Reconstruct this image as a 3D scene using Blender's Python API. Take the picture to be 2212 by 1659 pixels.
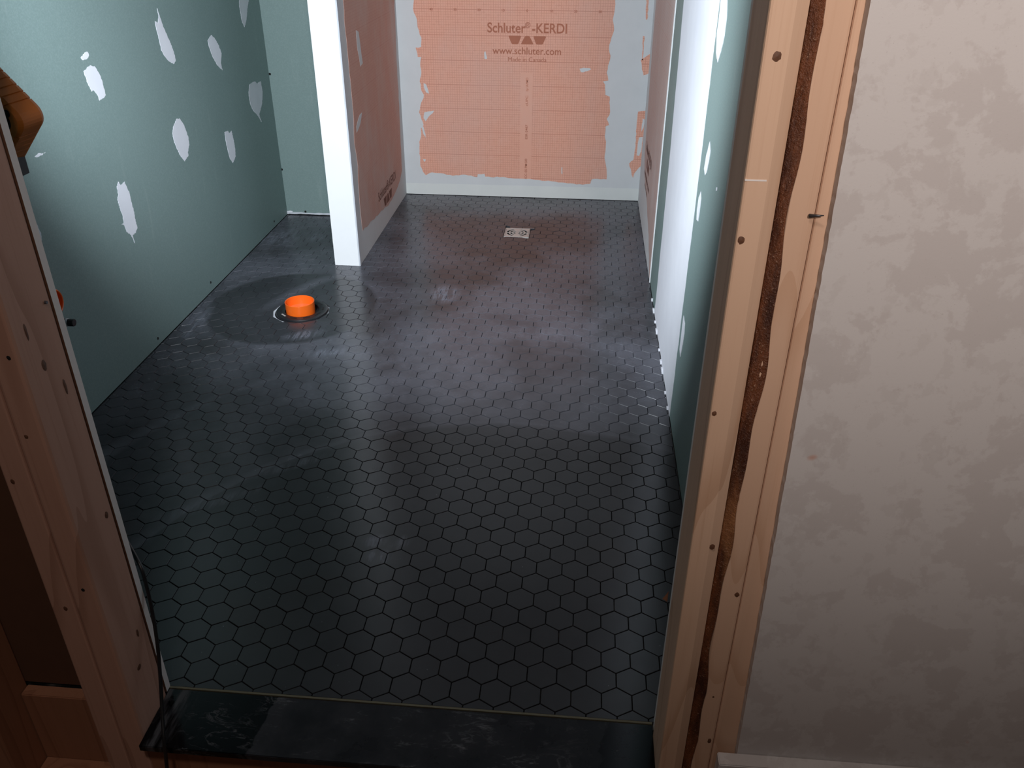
import bpy, bmesh, math, random
from mathutils import Vector, Matrix
from mathutils.geometry import delaunay_2d_cdt

for o in list(bpy.data.objects):
    bpy.data.objects.remove(o, do_unlink=True)
random.seed(7)
C = bpy.context.scene.collection
SC = bpy.context.scene

# ------------------------------------------------------------------ camera
IW, IH, FL = 2212.0, 1659.0, 1808.57
PITCH, YAW, ROLL = (math.radians(a) for a in (29.979, 4.7067, 0.3665))
CAMH = 1.18
fw = Vector((-math.sin(YAW) * math.cos(PITCH), math.cos(YAW) * math.cos(PITCH), -math.sin(PITCH)))
rt0 = Vector((math.cos(YAW), math.sin(YAW), 0))
up0 = rt0.cross(fw)
rt = rt0 * math.cos(ROLL) + up0 * math.sin(ROLL)
up = up0 * math.cos(ROLL) - rt0 * math.sin(ROLL)
cam_d = bpy.data.cameras.new('camera')
cam_d.sensor_width = 36.0
cam_d.lens = FL / IW * 36.0
cam_d.clip_start = 0.02
cam = bpy.data.objects.new('camera', cam_d)
C.objects.link(cam)
M = Matrix.Identity(4)
for i in range(3):
    M[i][0], M[i][1], M[i][2] = rt[i], up[i], -fw[i]
M[2][3] = CAMH
cam.matrix_world = M
SC.camera = cam
CP = Vector((0, 0, CAMH))


def ray(x, y):
    return rt * ((x - IW / 2) / FL) + up * ((IH / 2 - y) / FL) + fw


def onX(x, y, X):
    d = ray(x, y)
    return CP + d * (X / d.x)


def onY(x, y, Y):
    d = ray(x, y)
    return CP + d * (Y / d.y)


def onZ(x, y, z=0.0):
    d = ray(x, y)
    return CP + d * ((z - CAMH) / d.z)


def proj(p):
    v = Vector(p) - CP
    k = v.dot(fw)
    return IW / 2 + FL * v.dot(rt) / k, IH / 2 - FL * v.dot(up) / k


# ------------------------------------------------------------------ world, lights, exposure
W = bpy.data.worlds.new('world')
SC.world = W
W.use_nodes = True
W.node_tree.nodes['Background'].inputs[0].default_value = (0.9, 0.88, 0.9, 1)
W.node_tree.nodes['Background'].inputs[1].default_value = 0.012
SC.view_settings.view_transform = 'Standard'
SC.view_settings.look = 'None'
SC.view_settings.gamma = 1
SC.view_settings.use_curve_mapping = False
SC.view_settings.exposure = 0.0

LAMP = Vector((-0.762, 1.050, 0.938))          # centre of the work light head
LAMP_AX = Vector((0.24, 0.97, 0.05)).normalized()


def spot(name, loc, aim, watts, col, deg, blend, rad):
    d = bpy.data.lights.new(name, 'SPOT')
    d.energy = watts
    d.color = col
    d.spot_size = math.radians(deg)
    d.spot_blend = blend
    d.shadow_soft_size = rad
    o = bpy.data.objects.new(name, d)
    C.objects.link(o)
    o.location = loc
    o.rotation_euler = Vector(aim).to_track_quat('-Z', 'Y').to_euler()
    return o


work_beam = spot('work_light_beam', LAMP + LAMP_AX * 0.05, LAMP_AX, 150, (0.84, 0.92, 1.0), 116, 0.6, 0.03)
hall_pos = Vector((0.25, -0.62, 1.66))
hall_beam = spot('hall_fill_spot', hall_pos, Vector((0.40, 0.83, 1.54)) - hall_pos, 68, (1.0, 0.88, 0.81), 91, 1.0, 0.06)  # unseen warm spot, added to brighten the right studs and fade downwards
hd = bpy.data.lights.new('hall_fill_light', 'AREA')  # unseen soft source over the hall, added to lift the left studs
hd.shape = 'DISK'
hd.size = 0.25
hd.energy = 8.5
hd.color = (1.0, 0.86, 0.78)
hall_top = bpy.data.objects.new('hall_fill_light', hd)
C.objects.link(hall_top)
hall_top.location = (-0.25, -0.15, 2.36)

# ------------------------------------------------------------------ material helpers


class G:
    """tiny expression builder around a node tree"""

    def __init__(s, name):
        s.m = bpy.data.materials.new(name)
        s.m.use_nodes = True
        s.t = s.m.node_tree
        s.b = s.t.nodes['Principled BSDF']
        s.out = s.t.nodes['Material Output']

    def n(s, kind, **kw):
        nd = s.t.nodes.new(kind)
        for k, v in kw.items():
            setattr(nd, k, v)
        return nd

    def put(s, sock, v):
        if isinstance(v, bpy.types.NodeSocket):
            s.t.links.new(v, sock)
        else:
            if isinstance(v, tuple) and len(v) == 3 and sock.type == 'RGBA':
                v = v + (1,)
            sock.default_value = v

    def pos(s):
        return s.n('ShaderNodeNewGeometry').outputs['Position']

    def island(s):
        return s.n('ShaderNodeNewGeometry').outputs['Random Per Island']

    def obj(s):
        return s.n('ShaderNodeTexCoord').outputs['Object']

    def map(s, v, sc=(1, 1, 1), loc=(0, 0, 0), rot=(0, 0, 0), t='POINT'):
        nd = s.n('ShaderNodeMapping', vector_type=t)
        s.put(nd.inputs[0], v)
        nd.inputs['Location'].default_value = loc
        nd.inputs['Rotation'].default_value = rot
        nd.inputs['Scale'].default_value = sc
        return nd.outputs[0]

    def noise(s, v, scale, detail=3, rough=0.55, dist=0.0, col=False):
        nd = s.n('ShaderNodeTexNoise')
        s.put(nd.inputs['Vector'], v)
        nd.inputs['Scale'].default_value = scale
        nd.inputs['Detail'].default_value = detail
        nd.inputs['Roughness'].default_value = rough
        nd.inputs['Distortion'].default_value = dist
        return nd.outputs['Color' if col else 'Fac']

    def mth(s, op, a, b=0.0, c=0.0, clamp=False):
        nd = s.n('ShaderNodeMath', operation=op, use_clamp=clamp)
        s.put(nd.inputs[0], a)
        s.put(nd.inputs[1], b)
        s.put(nd.inputs[2], c)
        return nd.outputs[0]

    def vec(s, op, a, b=(0, 0, 0)):
        nd = s.n('ShaderNodeVectorMath', operation=op)
        s.put(nd.inputs[0], a)
        s.put(nd.inputs[1], b)
        return nd.outputs['Value' if op in ('LENGTH', 'DISTANCE', 'DOT_PRODUCT') else 'Vector']

    def sep(s, v):
        nd = s.n('ShaderNodeSeparateXYZ')
        s.put(nd.inputs[0], v)
        return nd.outputs

    def rng(s, v, a, b, c=0.0, d=1.0, smooth=True):
        nd = s.n('ShaderNodeMapRange', interpolation_type='SMOOTHSTEP' if smooth else 'LINEAR')
        s.put(nd.inputs[0], v)
        for i, x in enumerate((a, b, c, d)):
            nd.inputs[i + 1].default_value = x
        return nd.outputs[0]

    def mix(s, f, a, b, mode='MIX'):
        nd = s.n('ShaderNodeMix', data_type='RGBA', blend_type=mode)
        s.put(nd.inputs[0], f)
        s.put(nd.inputs[6], a)
        s.put(nd.inputs[7], b)
        return nd.outputs[2]

    def bump(s, h, strength=0.3, dist=0.002):
        nd = s.n('ShaderNodeBump')
        nd.inputs['Strength'].default_value = strength
        nd.inputs['Distance'].default_value = dist
        s.put(nd.inputs['Height'], h)
        s.t.links.new(nd.outputs[0], s.b.inputs['Normal'])

    def fin(s, col=None, rough=None, metal=None, spec=None, coat=None):
        if col is not None:
            s.put(s.b.inputs['Base Color'], col)
        if rough is not None:
            s.put(s.b.inputs['Roughness'], rough)
        if metal is not None:
            s.put(s.b.inputs['Metallic'], metal)
        if spec is not None:
            s.put(s.b.inputs['Specular IOR Level'], spec)
        return s.m


def plain(name, col, rough=0.6, metal=0.0, var=0.12, scale=30, spec=0.5):
    g = G(name)
    f = g.noise(g.obj(), scale, 4)
    lo = tuple(c * (1 - var) for c in col)
    hi = tuple(min(1, c * (1 + var)) for c in col)
    return g.fin(g.mix(f, lo, hi), rough, metal, spec)


def m_green():
    g = G('green_drywall_paper')
    p = g.pos()
    a = g.noise(p, 2.2, 4)
    b = g.noise(p, 260, 2)
    c = g.mix(a, (0.166, 0.236, 0.226), (0.196, 0.270, 0.260))
    c = g.mix(g.rng(b, 0.35, 0.75), c, (0.208, 0.284, 0.274))
    sc = g.noise(g.map(p, (9, 9, 1.2), rot=(0.3, 0, 0.2)), 3, 5, 0.6)
    c = g.mix(g.rng(sc, 0.60, 0.78, 0, 0.20), c, (0.33, 0.40, 0.39))
    g.bump(b, 0.05, 0.001)
    return g.fin(c, 0.58, spec=0.35)


def m_mud(name, lo, hi):
    g = G(name)
    p = g.pos()
    a = g.noise(p, 14, 5)
    b = g.noise(g.map(p, (1, 1, 0.25)), 60, 4)
    c = g.mix(a, lo, hi)
    g.bump(b, 0.15, 0.002)
    return g.fin(c, 0.82, spec=0.25)


def grid_line(g, coord, phase, step, w):
    t = g.mth('ADD', coord, -phase)
    t = g.mth('DIVIDE', t, step)
    t = g.mth('ADD', t, 100.5)
    t = g.mth('FRACT', t)
    t = g.mth('ABSOLUTE', g.mth('SUBTRACT', t, 0.5))
    return g.rng(t, 0.35 * w / step, 0.8 * w / step, 1, 0)


def m_membrane(name, axis, phase, zph, haze, col=(0.81, 0.395, 0.275), strip=None):
    """orange waterproofing sheet printed with a centimetre grid"""
    g = G(name)
    p = g.pos()
    s = g.sep(p)
    u, z = s[axis], s[2]
    n1 = g.noise(p, 5, 5)
    n2 = g.noise(p, 38, 3)
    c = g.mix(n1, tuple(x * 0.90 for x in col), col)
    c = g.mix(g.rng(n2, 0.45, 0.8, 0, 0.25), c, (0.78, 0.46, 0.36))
    fine = g.mth('MAXIMUM', grid_line(g, u, phase, 0.01, 0.0016), grid_line(g, z, zph, 0.01, 0.0016))
    fine = g.mth('MULTIPLY', fine, g.rng(g.noise(p, 60, 2), 0.3, 0.7, 0.25, 0.55))
    big = g.mth('MAXIMUM', g.mth('MULTIPLY', grid_line(g, u, phase, 0.1, 0.0018), 0.45),
                g.mth('MULTIPLY', grid_line(g, z, zph, 0.1, 0.002), 0.75))
    ln = g.mth('MAXIMUM', fine, big)
    if strip:
        inside = g.mth('MULTIPLY', g.mth('LESS_THAN', g.mth('ABSOLUTE', g.mth('SUBTRACT', u, strip[0])), strip[1]),
                       g.mth('LESS_THAN', z, strip[2]))
        ln = g.mth('MULTIPLY', ln, g.mth('SUBTRACT', 1.0, inside))
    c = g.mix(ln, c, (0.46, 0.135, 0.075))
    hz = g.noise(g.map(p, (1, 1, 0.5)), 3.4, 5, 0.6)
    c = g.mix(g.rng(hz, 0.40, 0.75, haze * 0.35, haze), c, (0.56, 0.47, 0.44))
    g.bump(g.noise(p, 500, 1), 0.12, 0.001)
    return g.fin(c, 0.7, spec=0.3)


def m_wood(name, lo, hi, dark, seed=0.0):
    g = G(name)
    o = g.obj()
    v = g.map(o, (1, 1, 0.055), loc=(seed, seed * 1.7, seed * 0.3))
    a = g.noise(v, 26, 5, 0.6, 0.6)
    rings = g.mth('FRACT', g.mth('MULTIPLY', g.noise(g.map(o, (1, 1, 0.10), loc=(seed, 0, seed)), 7, 2, 0.4), 9))
    b = g.noise(g.map(o, (1, 1, 0.02)), 240, 3)
    c = g.mix(a, lo, hi)
    c = g.mix(g.rng(rings, 0.72, 0.99, 0, 0.45), c, dark)
    c = g.mix(g.rng(b, 0.5, 0.8, 0, 0.25), c, dark)
    g.bump(b, 0.12, 0.001)
    return g.fin(c, 0.62, spec=0.3)


def m_bark():
    g = G('bark_edge')
    o = g.obj()
    a = g.noise(g.map(o, (1, 1, 0.25)), 30, 6, 0.7)
    b = g.noise(o, 320, 4, 0.7)
    d = g.noise(g.map(o, (1, 1, 0.3), loc=(3, 1, 2)), 9, 4)
    c = g.mix(g.rng(a, 0.35, 0.65), (0.050, 0.012, 0.005), (0.20, 0.062, 0.022))
    c = g.mix(g.rng(d, 0.52, 0.64), c, (0.42, 0.185, 0.075))
    c = g.mix(g.rng(b, 0.60, 0.72), c, (0.50, 0.31, 0.21))
    g.bump(g.mth('ADD', a, b), 0.7, 0.004)
    return g.fin(c, 0.38, spec=0.5)


def m_hall():
    g = G('hall_drywall_paper')
    p = g.pos()
    n = g.noise(p, 15, 6, 0.66, 0.2)
    n2 = g.noise(g.map(p, (1, 1, 1), loc=(4, 2, 1)), 40, 5, 0.6)
    c = g.mix(g.rng(n, 0.50, 0.56), (0.650, 0.622, 0.614), (0.592, 0.556, 0.546))
    c = g.mix(g.rng(n2, 0.54, 0.60, 0, 0.45), c, (0.580, 0.546, 0.534))
    f = g.noise(p, 420, 2)
    c = g.mix(g.rng(f, 0.66, 0.72, 0, 0.25), c, (0.36, 0.32, 0.30))
    dots = g.noise(g.map(p, loc=(1.7, 0, 0.4)), 17, 0)
    c = g.mix(g.rng(dots, 0.83, 0.86), c, (0.55, 0.22, 0.12))
    g.bump(f, 0.08, 0.001)
    return g.fin(c, 0.85, spec=0.2)


def ellipse(g, p, cx, cy, rx, ry, ang=0.0, soft=0.5):
    v = g.map(p, (1 / rx, 1 / ry, 0), (cx, cy, 0), (0, 0, ang), 'TEXTURE')
    # TEXTURE mapping divides by scale, so hand it the radii directly
    v.node.inputs['Scale'].default_value = (rx, ry, 1e6)
    return g.rng(g.vec('LENGTH', v), 1.0 - soft, 1.0 + soft * 0.3, 1, 0)


def ring(g, p, cx, cy, r, wi, wo, wob=0.02, ax=1.0):
    n = g.noise(p, 7, 3)
    v = g.map(p, (1, ax, 0), (-cx, -cy * ax, 0))
    d = g.vec('LENGTH', v)
    d = g.mth('ADD', d, g.mth('MULTIPLY', g.mth('SUBTRACT', n, 0.5), wob))
    a = g.rng(d, r - wi, r, 0, 1)
    b = g.rng(d, r, r + wo, 1, 0)
    return g.mth('MULTIPLY', a, b), d


def m_tile():
    g = G('black_hex_tile')
    p0 = g.pos()
    s0 = g.sep(p0)
    cb = g.n('ShaderNodeCombineXYZ')
    g.put(cb.inputs[0], s0[0])
    g.put(cb.inputs[1], s0[1])
    p = cb.outputs[0]
    isl = g.island()
    base = g.mix(isl, (0.0165, 0.0170, 0.0190), (0.0215, 0.0220, 0.0245))
    # grout dust left by wiping: broad sweeping arcs and smears, over a cloudy haze
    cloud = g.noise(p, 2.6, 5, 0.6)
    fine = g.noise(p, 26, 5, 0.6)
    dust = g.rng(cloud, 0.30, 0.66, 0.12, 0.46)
    dust = g.mth('MULTIPLY', dust, g.rng(s0[1], 1.3, 2.3, 0.25, 1.0))  # haze weak by the door, paler further into the room
    r1, d1 = ring(g, p, -0.945, 2.49, 0.300, 0.010, 0.16)
    inside1 = g.rng(d1, 0.27, 0.292, 1, 0)
    r2, d2 = ring(g, p, -0.125, 1.02, 0.815, 0.010, 0.05)
    inside2 = g.rng(d2, 0.79, 0.815, 1, 0)
    r3, d3 = ring(g, p, -0.18, 1.24, 1.015, 0.05, 0.06)
    r4, d4 = ring(g, p, -0.20, 2.22, 0.86, 0.05, 0.06, ax=1.0)
    r4 = g.mth('MULTIPLY', r4, g.rng(s0[1], 2.3, 2.6))
    r5, d5 = ring(g, p, -0.36, 3.26, 0.27, 0.03, 0.08)
    inside5 = g.rng(d5, 0.20, 0.27, 1, 0)
    dust = g.mth('MULTIPLY', dust, g.mth('SUBTRACT', 1.0, g.mth('MULTIPLY', inside1, 0.75)))
    dust = g.mth('MULTIPLY', dust, g.mth('SUBTRACT', 1.0, g.mth('MULTIPLY', inside2, 0.70)))
    for r_, k in ((r1, 0.36), (r2, 0.30), (r3, 0.36), (r4, 0.34), (r5, 0.26)):
        dust = g.mth('MAXIMUM', dust, g.mth('MULTIPLY', r_, g.mth('MULTIPLY', k, g.rng(cloud, 0.25, 0.6, 0.35, 1))))
    dust = g.mth('MULTIPLY', dust, g.rng(fine, 0.2, 0.75, 0.8, 1.05))
    streak = g.noise(g.map(p, (14, 1.6, 1), rot=(0, 0, 0.15)), 5, 4, 0.7)
    smears = [(-0.452, 2.64, 0.055, 0.085, 0.1, 1.0), (-0.172, 2.77, 0.02, 0.05, -0.2, 0.55),
              (-1.20, 3.13, 0.10, 0.12, 0.4, 0.55), (-1.06, 3.16, 0.06, 0.08, 0.0, 0.35),
              (-0.845, 2.285, 0.07, 0.035, 0.5, 0.6), (-0.74, 2.175, 0.07, 0.03, 0.3, 0.5),
              (-1.21, 2.33, 0.035, 0.15, 0.05, 0.55), (-0.40, 1.345, 0.026, 0.022, 0.5, 0.75),
              (-0.384, 1.298, 0.030, 0.026, 0.4, 0.7), (-0.345, 1.345, 0.03, 0.02, 0.9, 0.4),
              (-0.10, 2.36, 0.10, 0.06, 0.2, 0.25), (0.12, 2.30, 0.10, 0.06, 0.2, 0.22),
              (-0.80, 1.44, 0.13, 0.025, 0.62, 0.30), (-0.66, 1.60, 0.10, 0.02, 0.62, 0.30)]
    smear = 0.0
    for cx, cy, rx, ry, an, k in smears:
        e = g.mth('MULTIPLY', ellipse(g, p, cx, cy, rx, ry, an, 0.8), g.mth('MULTIPLY', k, g.rng(streak, 0.40, 0.62, 0.10, 1)))
        smear = g.mth('MAXIMUM', smear, e)
    spk = g.noise(p, 150, 1)
    dust = g.mth('MAXIMUM', dust, g.mth('MULTIPLY', g.rng(spk, 0.77, 0.82), g.rng(cloud, 0.45, 0.6, 0, 0.8)))
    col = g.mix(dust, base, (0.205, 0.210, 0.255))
    # darker brownish patches, also round the drain
    brown_fac = g.rng(g.noise(g.map(p, loc=(5, 3, 0)), 2.1, 4, 0.6), 0.52, 0.68, 0, 0.7)
    brown_fac = g.mth('MAXIMUM', brown_fac, g.mth('MULTIPLY', inside5, 0.4))
    col = g.mix(brown_fac, col, (0.027, 0.0245, 0.0255))
    col = g.mix(g.mth('MULTIPLY', smear, 0.75), col, (0.22, 0.235, 0.29))
    dust = g.mth('MAXIMUM', dust, smear)
    ro = g.mth('ADD', g.rng(fine, 0.2, 0.8, 0.20, 0.24), g.mth('MULTIPLY', dust, 0.16), clamp=True)
    return g.fin(col, ro, spec=0.43)


def m_grout():
    g = G('thinset_bed')
    p = g.pos()
    n = g.noise(p, 22, 5)
    c = g.mix(g.rng(n, 0.5, 0.75), (0.014, 0.015, 0.017), (0.13, 0.127, 0.120))
    return g.fin(c, 0.95, spec=0.1)


def m_slab():
    g = G('black_stone_dusty')
    p = g.pos()
    s = g.sep(p)
    fine = g.noise(g.map(p, (1, 3.5, 1), rot=(0, 0, 0.15)), 18, 6, 0.7, 0.5)
    cloud = g.noise(p, 11, 5, 0.6)
    edge = g.mth('ADD', s[0], g.mth('MULTIPLY', g.noise(p, 30, 4), 0.03))
    lean = g.mth('MULTIPLY', g.mth('SUBTRACT', s[1], 0.88), -0.14)
    edge = g.mth('ADD', edge, lean)
    film = g.mth('MULTIPLY', g.rng(edge, -0.468, -0.463), g.rng(edge, 0.088, 0.093, 1, 0))
    film = g.mth('MULTIPLY', film, g.rng(cloud, 0.3, 0.66, 0.30, 0.75))
    film = g.mth('MULTIPLY', film, g.rng(edge, -0.47, 0.10, 1.0, 0.45, smooth=False))
    strk = g.mth('MULTIPLY', g.rng(fine, 0.57, 0.70), g.rng(cloud, 0.40, 0.58, 0.0, 0.9))
    wisp = g.noise(g.map(p, (0.6, 1.5, 1), rot=(0, 0, 0.5), loc=(0.4, 0.1, 0)), 14, 6, 0.62, 2.2)
    wisp = g.mth('MULTIPLY', g.rng(g.mth('ABSOLUTE', g.mth('SUBTRACT', wisp, 0.5)), 0.0, 0.035, 1, 0), g.rng(cloud, 0.50, 0.66, 0, 0.45))
    left = g.mth('MULTIPLY', g.rng(s[0], -0.60, -0.65), g.rng(g.noise(g.map(p, (6, 1, 1), rot=(0, 0, -0.35)), 9, 4), 0.42, 0.62, 0, 0.55))
    strk = g.mth('MAXIMUM', g.mth('MAXIMUM', strk, wisp), left)
    c = g.mix(g.mth('MULTIPLY', film, 0.42), (0.0022, 0.0024, 0.0034), (0.095, 0.100, 0.118))
    c = g.mix(strk, c, (0.125, 0.128, 0.140))
    fac = g.mth('MAXIMUM', film, strk)
    ro = g.mth('ADD', 0.12, g.mth('MULTIPLY', fac, 0.55), clamp=True)
    return g.fin(c, ro, spec=0.18)


MAT = {
    'green': m_green(),
    'mud': m_mud('joint_compound', (0.68, 0.69, 0.74), (0.78, 0.79, 0.84)),
    'mud2': m_mud('joint_compound_thin', (0.50, 0.53, 0.57), (0.66, 0.68, 0.72)),
    'white': m_mud('primed_white_plaster', (0.84, 0.85, 0.86), (0.89, 0.90, 0.91)),
    'thin': m_mud('grey_thinset_band', (0.58, 0.60, 0.61), (0.66, 0.68, 0.69)),
    'thin2': m_mud('grey_thinset_lower_band', (0.64, 0.67, 0.65), (0.72, 0.74, 0.72)),
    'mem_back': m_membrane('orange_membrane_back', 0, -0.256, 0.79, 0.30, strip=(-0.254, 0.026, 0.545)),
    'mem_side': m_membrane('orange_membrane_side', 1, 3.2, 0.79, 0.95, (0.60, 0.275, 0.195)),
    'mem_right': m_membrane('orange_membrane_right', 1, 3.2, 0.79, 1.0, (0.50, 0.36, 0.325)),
    'print': plain('brown_print', (0.40, 0.135, 0.075), 0.7),
    'print_dark': plain('dark_brown_print', (0.16, 0.055, 0.035), 0.7),
    'print_light': plain('faint_brown_print', (0.52, 0.19, 0.11), 0.7),
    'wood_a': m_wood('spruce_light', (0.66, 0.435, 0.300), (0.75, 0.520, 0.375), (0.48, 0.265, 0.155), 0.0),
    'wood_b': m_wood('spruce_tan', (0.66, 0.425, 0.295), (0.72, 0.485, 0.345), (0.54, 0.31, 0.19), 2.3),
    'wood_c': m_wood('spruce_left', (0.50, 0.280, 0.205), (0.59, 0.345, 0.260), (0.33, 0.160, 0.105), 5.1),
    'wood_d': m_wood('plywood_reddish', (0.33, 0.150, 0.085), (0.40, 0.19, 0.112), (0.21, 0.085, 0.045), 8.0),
    'bark': m_bark(),
    'knot': plain('knot', (0.13, 0.055, 0.028), 0.6, var=0.5, scale=200),
    'gyp': m_mud('gypsum_core', (0.80, 0.76, 0.74), (0.88, 0.84, 0.82)),
    'paper': plain('drywall_back_paper', (0.115, 0.050, 0.026), 0.9),
    'hall': m_hall(),
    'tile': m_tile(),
    'grout': m_grout(),
    'slab': m_slab(),
    'trim': plain('dull_brass_trim', (0.15, 0.135, 0.085), 0.55, 0.3),
    'orange': plain('orange_plastic', (0.86, 0.135, 0.010), 0.34, var=0.06),
    'orange_in': plain('orange_plastic_disc', (0.90, 0.20, 0.055), 0.38, var=0.06),
    'rubber': plain('orange_rubber', (0.52, 0.150, 0.016), 0.55, var=0.2),
    'black': plain('black_plastic', (0.012, 0.012, 0.014), 0.38),
    'matte': plain('black_matte', (0.010, 0.010, 0.012), 0.6),
    'steel': plain('brushed_steel', (0.62, 0.60, 0.57), 0.5, 0.45),
    'hole': plain('dark_hole', (0.004, 0.004, 0.004), 0.9),
    'pex': plain('white_pipe', (0.62, 0.62, 0.64), 0.4),
    'nail': plain('nail_steel', (0.10, 0.10, 0.11), 0.4, 0.7),
    'ceil': plain('ceiling_drywall', (0.30, 0.30, 0.31), 0.9),
    'hallfloor': plain('subfloor', (0.22, 0.12, 0.07), 0.8),
}
lens_g = G('lit_led_lens')
lens_g.b.inputs['Emission Color'].default_value = (0.8, 0.9, 1, 1)
lens_g.b.inputs['Emission Strength'].default_value = 6.0
MAT['lens'] = lens_g.m

# ------------------------------------------------------------------ mesh helpers


def link(name, me, mat=None, parent=None, smooth=False):
    o = bpy.data.objects.new(name, me)
    C.objects.link(o)
    if mat is not None:
        for m_ in (mat if isinstance(mat, (list, tuple)) else [mat]):
            me.materials.append(MAT[m_])
    if parent is not None:
        o.parent = parent
    if smooth:
        for f in me.polygons:
            f.use_smooth = True
    return o


def from_bm(name, bm, mat, parent=None, smooth=False):
    bmesh.ops.recalc_face_normals(bm, faces=bm.faces)
    me = bpy.data.meshes.new(name)
    bm.to_mesh(me)
    bm.free()
    return link(name, me, mat, parent, smooth)


def bm_box(bm, lo, hi):
    v = [bm.verts.new((x, y, z)) for x in (lo[0], hi[0]) for y in (lo[1], hi[1]) for z in (lo[2], hi[2])]
    fs = [(0, 1, 3, 2), (4, 6, 7, 5), (0, 4, 5, 1), (2, 3, 7, 6), (0, 2, 6, 4), (1, 5, 7, 3)]
    return [bm.faces.new([v[i] for i in f]) for f in fs]


def box(name, lo, hi, mat, parent=None, bev=0.0):
    bm = bmesh.new()
    bm_box(bm, lo, hi)
    if bev:
        bmesh.ops.bevel(bm, geom=bm.edges[:], offset=bev, segments=2, affect='EDGES')
    return from_bm(name, bm, mat, parent)


def struct(o, label=None):
    o['kind'] = 'structure'
    if label:
        o['label'] = label
    return o


def tag(o, label, cat, group=None):
    o['label'] = label
    o['category'] = cat
    if group:
        o['group'] = group
    return o


def empty(name, loc, label, cat, group=None):
    o = bpy.data.objects.new(name, None)
    o.empty_display_size = 0.05
    C.objects.link(o)
    o.location = loc
    bpy.context.view_layer.update()
    return tag(o, label, cat, group)


def adopt(child, par):
    """parent keeping the world position (parents here are only translated)"""
    child.parent = par
    child.matrix_parent_inverse = Matrix.Translation(par.location).inverted()
    return child


def lathe(name, prof, mat, loc=(0, 0, 0), seg=48, parent=None, axis='Z'):
    """prof: list of (radius, height)"""
    bm = bmesh.new()
    rings_ = []
    for r, h in prof:
        rings_.append([bm.verts.new((max(r, 1e-5) * math.cos(2 * math.pi * i / seg), max(r, 1e-5) * math.sin(2 * math.pi * i / seg), h)) for i in range(seg)])
    for a, b in zip(rings_, rings_[1:]):
        for i in range(seg):
            bm.faces.new((a[i], a[(i + 1) % seg], b[(i + 1) % seg], b[i]))
    bmesh.ops.remove_doubles(bm, verts=bm.verts, dist=1e-6)
    if axis == 'X':
        bmesh.ops.rotate(bm, verts=bm.verts, matrix=Matrix.Rotation(math.radians(90), 3, 'Y'))
    bmesh.ops.translate(bm, verts=bm.verts, vec=Vector(loc))
    o = from_bm(name, bm, mat, None)
    me = o.data
    for f in me.polygons:
        f.use_smooth = True
    me.set_sharp_from_angle(angle=math.radians(35))
    if parent is not None:
        adopt(o, parent)
    return o


def tube(name, pts, r, mat, parent=None, seg=10):
    cu = bpy.data.curves.new(name, 'CURVE')
    cu.dimensions = '3D'
    sp = cu.splines.new('NURBS')
    sp.points.add(len(pts) - 1)
    for q, p in zip(sp.points, pts):
        q.co = (*p, 1)
    sp.use_endpoint_u = True
    sp.order_u = 3
    cu.bevel_depth = r
    cu.bevel_resolution = 3
    cu.use_fill_caps = True
    t = bpy.data.objects.new('tmp', cu)
    C.objects.link(t)
    bpy.context.view_layer.update()
    me = bpy.data.meshes.new_from_object(t.evaluated_get(bpy.context.evaluated_depsgraph_get()))
    bpy.data.objects.remove(t)
    me.materials.clear()
    return link(name, me, mat, parent, True)


def zc(pts, ox, oy, s=720 / 2212):
    """zoom-crop pixel list -> photograph pixels"""
    return [(ox + x * s, oy + y * s) for x, y in pts]


def ragged(pts, step, amp, seed=0):
    """subdivide and jitter a closed 2-D outline"""
    rnd = random.Random(seed)
    out = []
    n = len(pts)
    for i in range(n):
        a, b = pts[i], pts[(i + 1) % n]
        L = math.hypot(b[0] - a[0], b[1] - a[1])
        k = max(1, int(L / step))
        nx, ny = (-(b[1] - a[1]) / (L + 1e-9), (b[0] - a[0]) / (L + 1e-9))
        for j in range(k):
            t = j / k
            e = rnd.uniform(-amp, amp) * (1.0 if j else 0.4)
            out.append((a[0] + (b[0] - a[0]) * t + nx * e, a[1] + (b[1] - a[1]) * t + ny * e))
    return out


def sheet(name, pts2, plane, val, thick, mat, parent, sign):
    """thin prism on an axis plane. plane 'X': pts are (y,z); 'Y': (x,z); 'Z': (x,y)"""
    bm = bmesh.new()

    def P(a, b, w):
        return {'X': (w, a, b), 'Y': (a, w, b), 'Z': (a, b, w)}[plane]
    vs, es, fs, _, _, _ = delaunay_2d_cdt([Vector(p) for p in pts2], [], [list(range(len(pts2)))], 1, 1e-6)
    top = [bm.verts.new(P(v.x, v.y, val + sign * thick)) for v in vs]
    bot = [bm.verts.new(P(v.x, v.y, val - sign * 0.0004)) for v in vs]
    cnt = {}
    for f in fs:
        bm.faces.new([top[i] for i in f])
        bm.faces.new([bot[i] for i in f][::-1])
        for i in range(len(f)):
            e = (f[i], f[(i + 1) % len(f)])
            cnt[e] = 1
    for a, b in cnt:
        if (b, a) not in cnt:
            bm.faces.new((top[a], bot[a], bot[b], top[b]))
    return from_bm(name, bm, mat, parent)


def lift(px, plane, val):
    if plane == 'X':
        return [(p.y, p.z) for p in (onX(x, y, val) for x, y in px)]
    return [(p.x, p.z) for p in (onY(x, y, val) for x, y in px)]


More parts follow.
